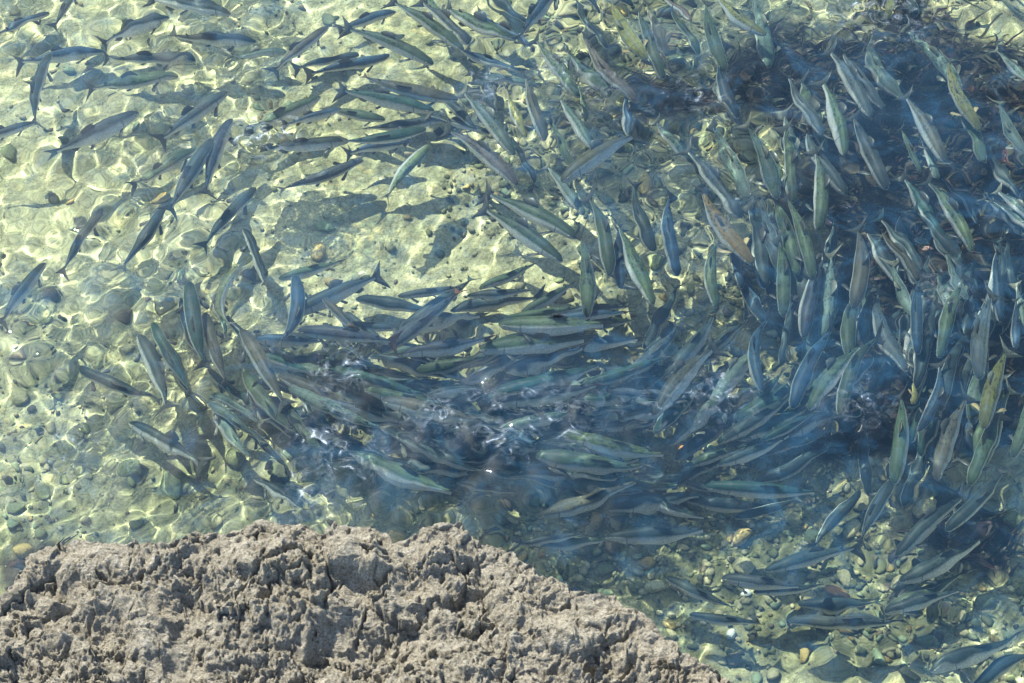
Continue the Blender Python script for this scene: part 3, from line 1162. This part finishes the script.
for (big, k, z), lst in cob.items():
    lst.sort(key=lambda q: q[0])
    for n, q in enumerate(lst):
        where = '' if len(lst) == 1 else ', %s from left' % ORD[n]
        q[2]['label'] = '%s %s cobble lying below %s%s' % (big, k, z, where)

# ------------------------------------------------------------------ gravel: thousands of small stones
base = []
for k in range(6):
    m = stone_mesh(500 + k, 1)
    co = np.array([v.co[:] for v in m.vertices])
    fa = np.array([p.vertices[:] for p in m.polygons])
    base.append((co, fa))
    bpy.data.meshes.remove(m)
g = np.random.default_rng(3)
N = 11500
gx, gy = g.uniform(-3.7, 3.7, N * 3), g.uniform(-2.6, 3.7, N * 3)
den = np.where(gx < -.4, .5, 1.0) * np.clip(0.10 + 0.75 * algae_shade_map(gx, gy) + 0.9 * fbm(gx * 0.9, gy * 0.9, 3, 71), 0.05, 1)
den = den * (1 - .9 * np.clip(weed_map(gx, gy) * 1.5, 0, 1))
keep = g.random(N * 3) < den
gx, gy = gx[keep][:N], gy[keep][:N]
gz = bed_z(gx, gy)
Vs, Fs, Ts = [], [], []
off = 0
pal = np.array([SCOL[k] for k in KINDS])
for i in range(len(gx)):
    co, fa = base[i % 6]
    s = (0.017 + 0.05 * g.random() ** 2) * (.7 if gx[i] < -.6 else 1)
    a = g.uniform(0, 2 * PI)
    ca, sa = math.cos(a), math.sin(a)
    P = np.stack([(co[:, 0] * ca - co[:, 1] * sa) * s + gx[i], (co[:, 0] * sa + co[:, 1] * ca) * s + gy[i], co[:, 2] * s + gz[i] + .012 + s * .1], 1)
    Vs.append(P)
    Fs.append(fa + off)
    off += len(co)
    t = pal[int(g.integers(len(pal)))] * g.uniform(.35, .85)
    Ts.append(np.tile(np.append(t, 1.0), (len(co), 1)))
me = mesh_np('gravel', np.vstack(Vs), np.vstack(Fs))
a = me.attributes.new('tint', 'FLOAT_COLOR', 'POINT')
a.data.foreach_set('color', np.vstack(Ts).astype(np.float32).ravel())
link('gravel', me, mat_gravel(), kind='stuff', label='loose gravel strewn over the sandy seabed')

# ------------------------------------------------------------------ seaweed on the dark patches
N = 60000
wx, wy = g.uniform(-4.2, 4.8, N), g.uniform(-3.0, 4.4, N)
ok = (weed_map(wx, wy) * g.random(N)) > 0.45
wx, wy = wx[ok][:11000], wy[ok][:11000]
wz = bed_z(wx, wy)
Vs, Fs, Ts = [], [], []
WC = np.array([(.022, .016, .012), (.030, .020, .014), (.020, .022, .014), (.034, .015, .015), (.045, .040, .020)])
for i in range(len(wx)):
    a = g.uniform(0, 2 * PI) * .35 - 1.2
    ln, wd = g.uniform(.06, .18), g.uniform(.006, .016)
    t = np.linspace(0, 1, 5)
    cx = wx[i] + np.cos(a + t * g.uniform(-1, 1)) * t * ln
    cyy = wy[i] + np.sin(a + t * g.uniform(-1, 1)) * t * ln
    cz = wz[i] + .01 + ln * .55 * np.sin(t * g.uniform(1.6, 2.6))
    w = wd * (1 - t * .7)
    nx_, ny_ = -math.sin(a), math.cos(a)
    Lp = np.stack([cx + nx_ * w, cyy + ny_ * w, cz], 1)
    Rp = np.stack([cx - nx_ * w, cyy - ny_ * w, cz + g.uniform(-.01, .01)], 1)
    o_ = i * 10
    Vs.append(np.vstack([Lp, Rp]))
    Fs.append(np.array([[o_ + k, o_ + k + 1, o_ + k + 6, o_ + k + 5] for k in range(4)]))
    Ts.append(np.tile(np.append(WC[int(g.integers(5))] * g.uniform(.6, 1.3), 1.0), (10, 1)))
me = mesh_np('seaweed', np.vstack(Vs), np.vstack(Fs))
a = me.attributes.new('tint', 'FLOAT_COLOR', 'POINT')
a.data.foreach_set('color', np.vstack(Ts).astype(np.float32).ravel())
link('seaweed', me, mat_weed(), kind='stuff', label='dark brown seaweed matting patches of the seabed')

# ------------------------------------------------------------------ the shore rock in the foreground
CREST_Z = 0.75
CREST = [(-420, 760), (-200, 690), (-80, 650), (-20, 618), (0, 602), (14, 582), (28, 557), (45, 548), (70, 545), (98, 542), (125, 545), (150, 548), (166, 553),
         (180, 543), (198, 536), (214, 535), (226, 541), (238, 527), (262, 523), (298, 526), (312, 534), (322, 541), (338, 530), (356, 528), (384, 532), (396, 545),
         (412, 542), (438, 530), (458, 527), (470, 536), (490, 543), (512, 555), (524, 570), (545, 580), (565, 591), (585, 598),
         (615, 599), (628, 612), (650, 625), (672, 645), (700, 660), (722, 678), (760, 700), (860, 800), (1000, 980)]
cp = [on_plane(x, y, CREST_Z) for x, y in CREST]
cxs = np.array([p.x for p in cp])
cys = np.array([p.y for p in cp])
st = 0.0052
rx = np.concatenate([np.arange(-3.8, -2.75, .03), np.arange(-2.75, 1.6, st), np.arange(1.6, 2.4, .03)])
ry = np.concatenate([np.arange(-3.9, -2.74, .03), np.arange(-2.74, -0.75, st)])
X, Y = np.meshgrid(rx, ry)
yc = np.interp(X, cxs, cys)
D = yc - Y                      # metres from the crest towards the viewer
D = D + 0.035 * fbm(X * 5, Y * 5, 3, 81)
side = np.clip(-D, 0, None)
inn = np.clip(D, 0, None)
Z = CREST_Z + 0.02 * inn - 0.02 * (1 - np.exp(-inn * 12)) - np.clip(3.2 * side, 0, 2.1) - 1.4 * np.clip(inn - 1.7, 0, 1.3)
on = np.clip(1 - side * 2.5, 0.25, 1)
ramp_in = np.clip(inn / 0.25, 0.25, 1)


def facets(x, y, seed, tilt):
    """tilted flat chips, one plane for each jittered cell"""
    xi, yi = np.floor(x).astype(np.int64), np.floor(y).astype(np.int64)
    best = np.full(x.shape, 9.0)
    out = np.zeros_like(x)
    for i in (-1, 0, 1):
        for j in (-1, 0, 1):
            cx, cyy = xi + i, yi + j
            h = PERM[(PERM[(cx + seed * 13) & 511] + cyy) & 511]
            h2, h3, h4, h5 = PERM[(h + 91) & 511], PERM[(h + 17) & 511], PERM[(h + 53) & 511], PERM[(h + 200) & 511]
            dx, dy = x - (cx + h / 512.0), y - (cyy + h2 / 512.0)
            d = np.hypot(dx, dy)
            z = tilt * ((h3 / 256.0 - 1) * dx + (h4 / 256.0 - 1) * dy + (h5 / 512.0 - .5) * .6)
            m = d < best
            best = np.where(m, d, best)
            out = np.where(m, z, out)
    return out


big = 0.22 * fbm(X * 1.5 + 4, Y * 1.9, 3, 91) * ramp_in
wx1, wy1 = .35 * pn(X * 9, Y * 9, 4) + .15 * pn(X * 25, Y * 25, 5), .35 * pn(X * 9, Y * 9, 8) + .15 * pn(X * 25, Y * 25, 6)
chunk = 0.080 * facets(X * 3.1 + wx1, Y * 4.0 + .5 * X + wy1, 31, 1.0) * np.clip(inn / .15, .3, 1) + 0.022 * facets(X * 9 + wx1 * 1.5, Y * 11 + wy1 * 1.5, 37, 1.0)
mid = 0.040 * fbm(X * 5.2, Y * 6.0 + X * 2, 3, 101, .55) * np.clip(inn / .12, .3, 1) + chunk
rough = np.clip(.75 + 1.6 * pn(X * 2.2, Y * 2.2, 12) + .6 * pn(X * 7, Y * 7, 16), .15, 1.4)
f1, f2 = worley(X * 17 + wx1 * 3, Y * 19 + wy1 * 3, 7)
knob = 0.016 * (1 - np.clip(f1 * 1.25, 0, 1) ** 1.6) * rough
f1b, f2b = worley(X * 34 + 2 * pn(X * 17, Y * 17, 14), Y * 38 + 2 * pn(X * 17, Y * 17, 15), 17)
knob2 = 0.012 * (1 - np.clip(f1b * 1.2, 0, 1) ** 1.5) * rough
f1c, f2c = worley(X * 66 + 2 * pn(X * 31, Y * 31, 19), Y * 70, 23)
knob3 = 0.008 * (1 - np.clip(f1c * 1.1, 0, 1) ** 1.3)
fine = 0.021 * fbm(X * 26, Y * 26, 4, 111, .75) * rough
pit = pn(X * 5.5 + 9, Y * 6.5, 121) + 0.6 * pn(X * 17, Y * 17, 127) + .4 * pn(X * 40, Y * 40, 128)
pits = -0.060 * np.clip((pit - 0.46) * 3.5, 0, 1)
crack = np.abs(pn(X * 2.4 + .6 * pn(X * 6, Y * 6, 131) + .2 * pn(X * 22, Y * 22, 132), Y * 2.0 - X * 1.1, 133))
cracks = -0.05 * np.clip(1 - crack * 16, 0, 1) * np.clip(fbm(X * 1.5, Y * 1.5, 2, 139) * 4 + .3, 0, 1)
fine = fine + knob3
Z = Z + (big + mid + knob + knob2 + fine + pits + cracks) * on
Xd = X + (0.020 * pn(X * 19, Y * 19, 141) + 0.030 * pn(X * 8, Y * 8, 143)) * on
Yd = Y + (0.020 * pn(X * 19, Y * 19, 151) + 0.030 * pn(X * 8, Y * 8, 153)) * on
Z = np.clip(Z, -1.3, None)
me = mesh_np('shore_rock', np.stack([Xd.ravel(), Yd.ravel(), Z.ravel()], 1), grid_faces(len(rx), len(ry)))
link('shore_rock', me, mat_rock(), label='rough grey-brown crumbly rock rising from the water in the foreground', category='rock')
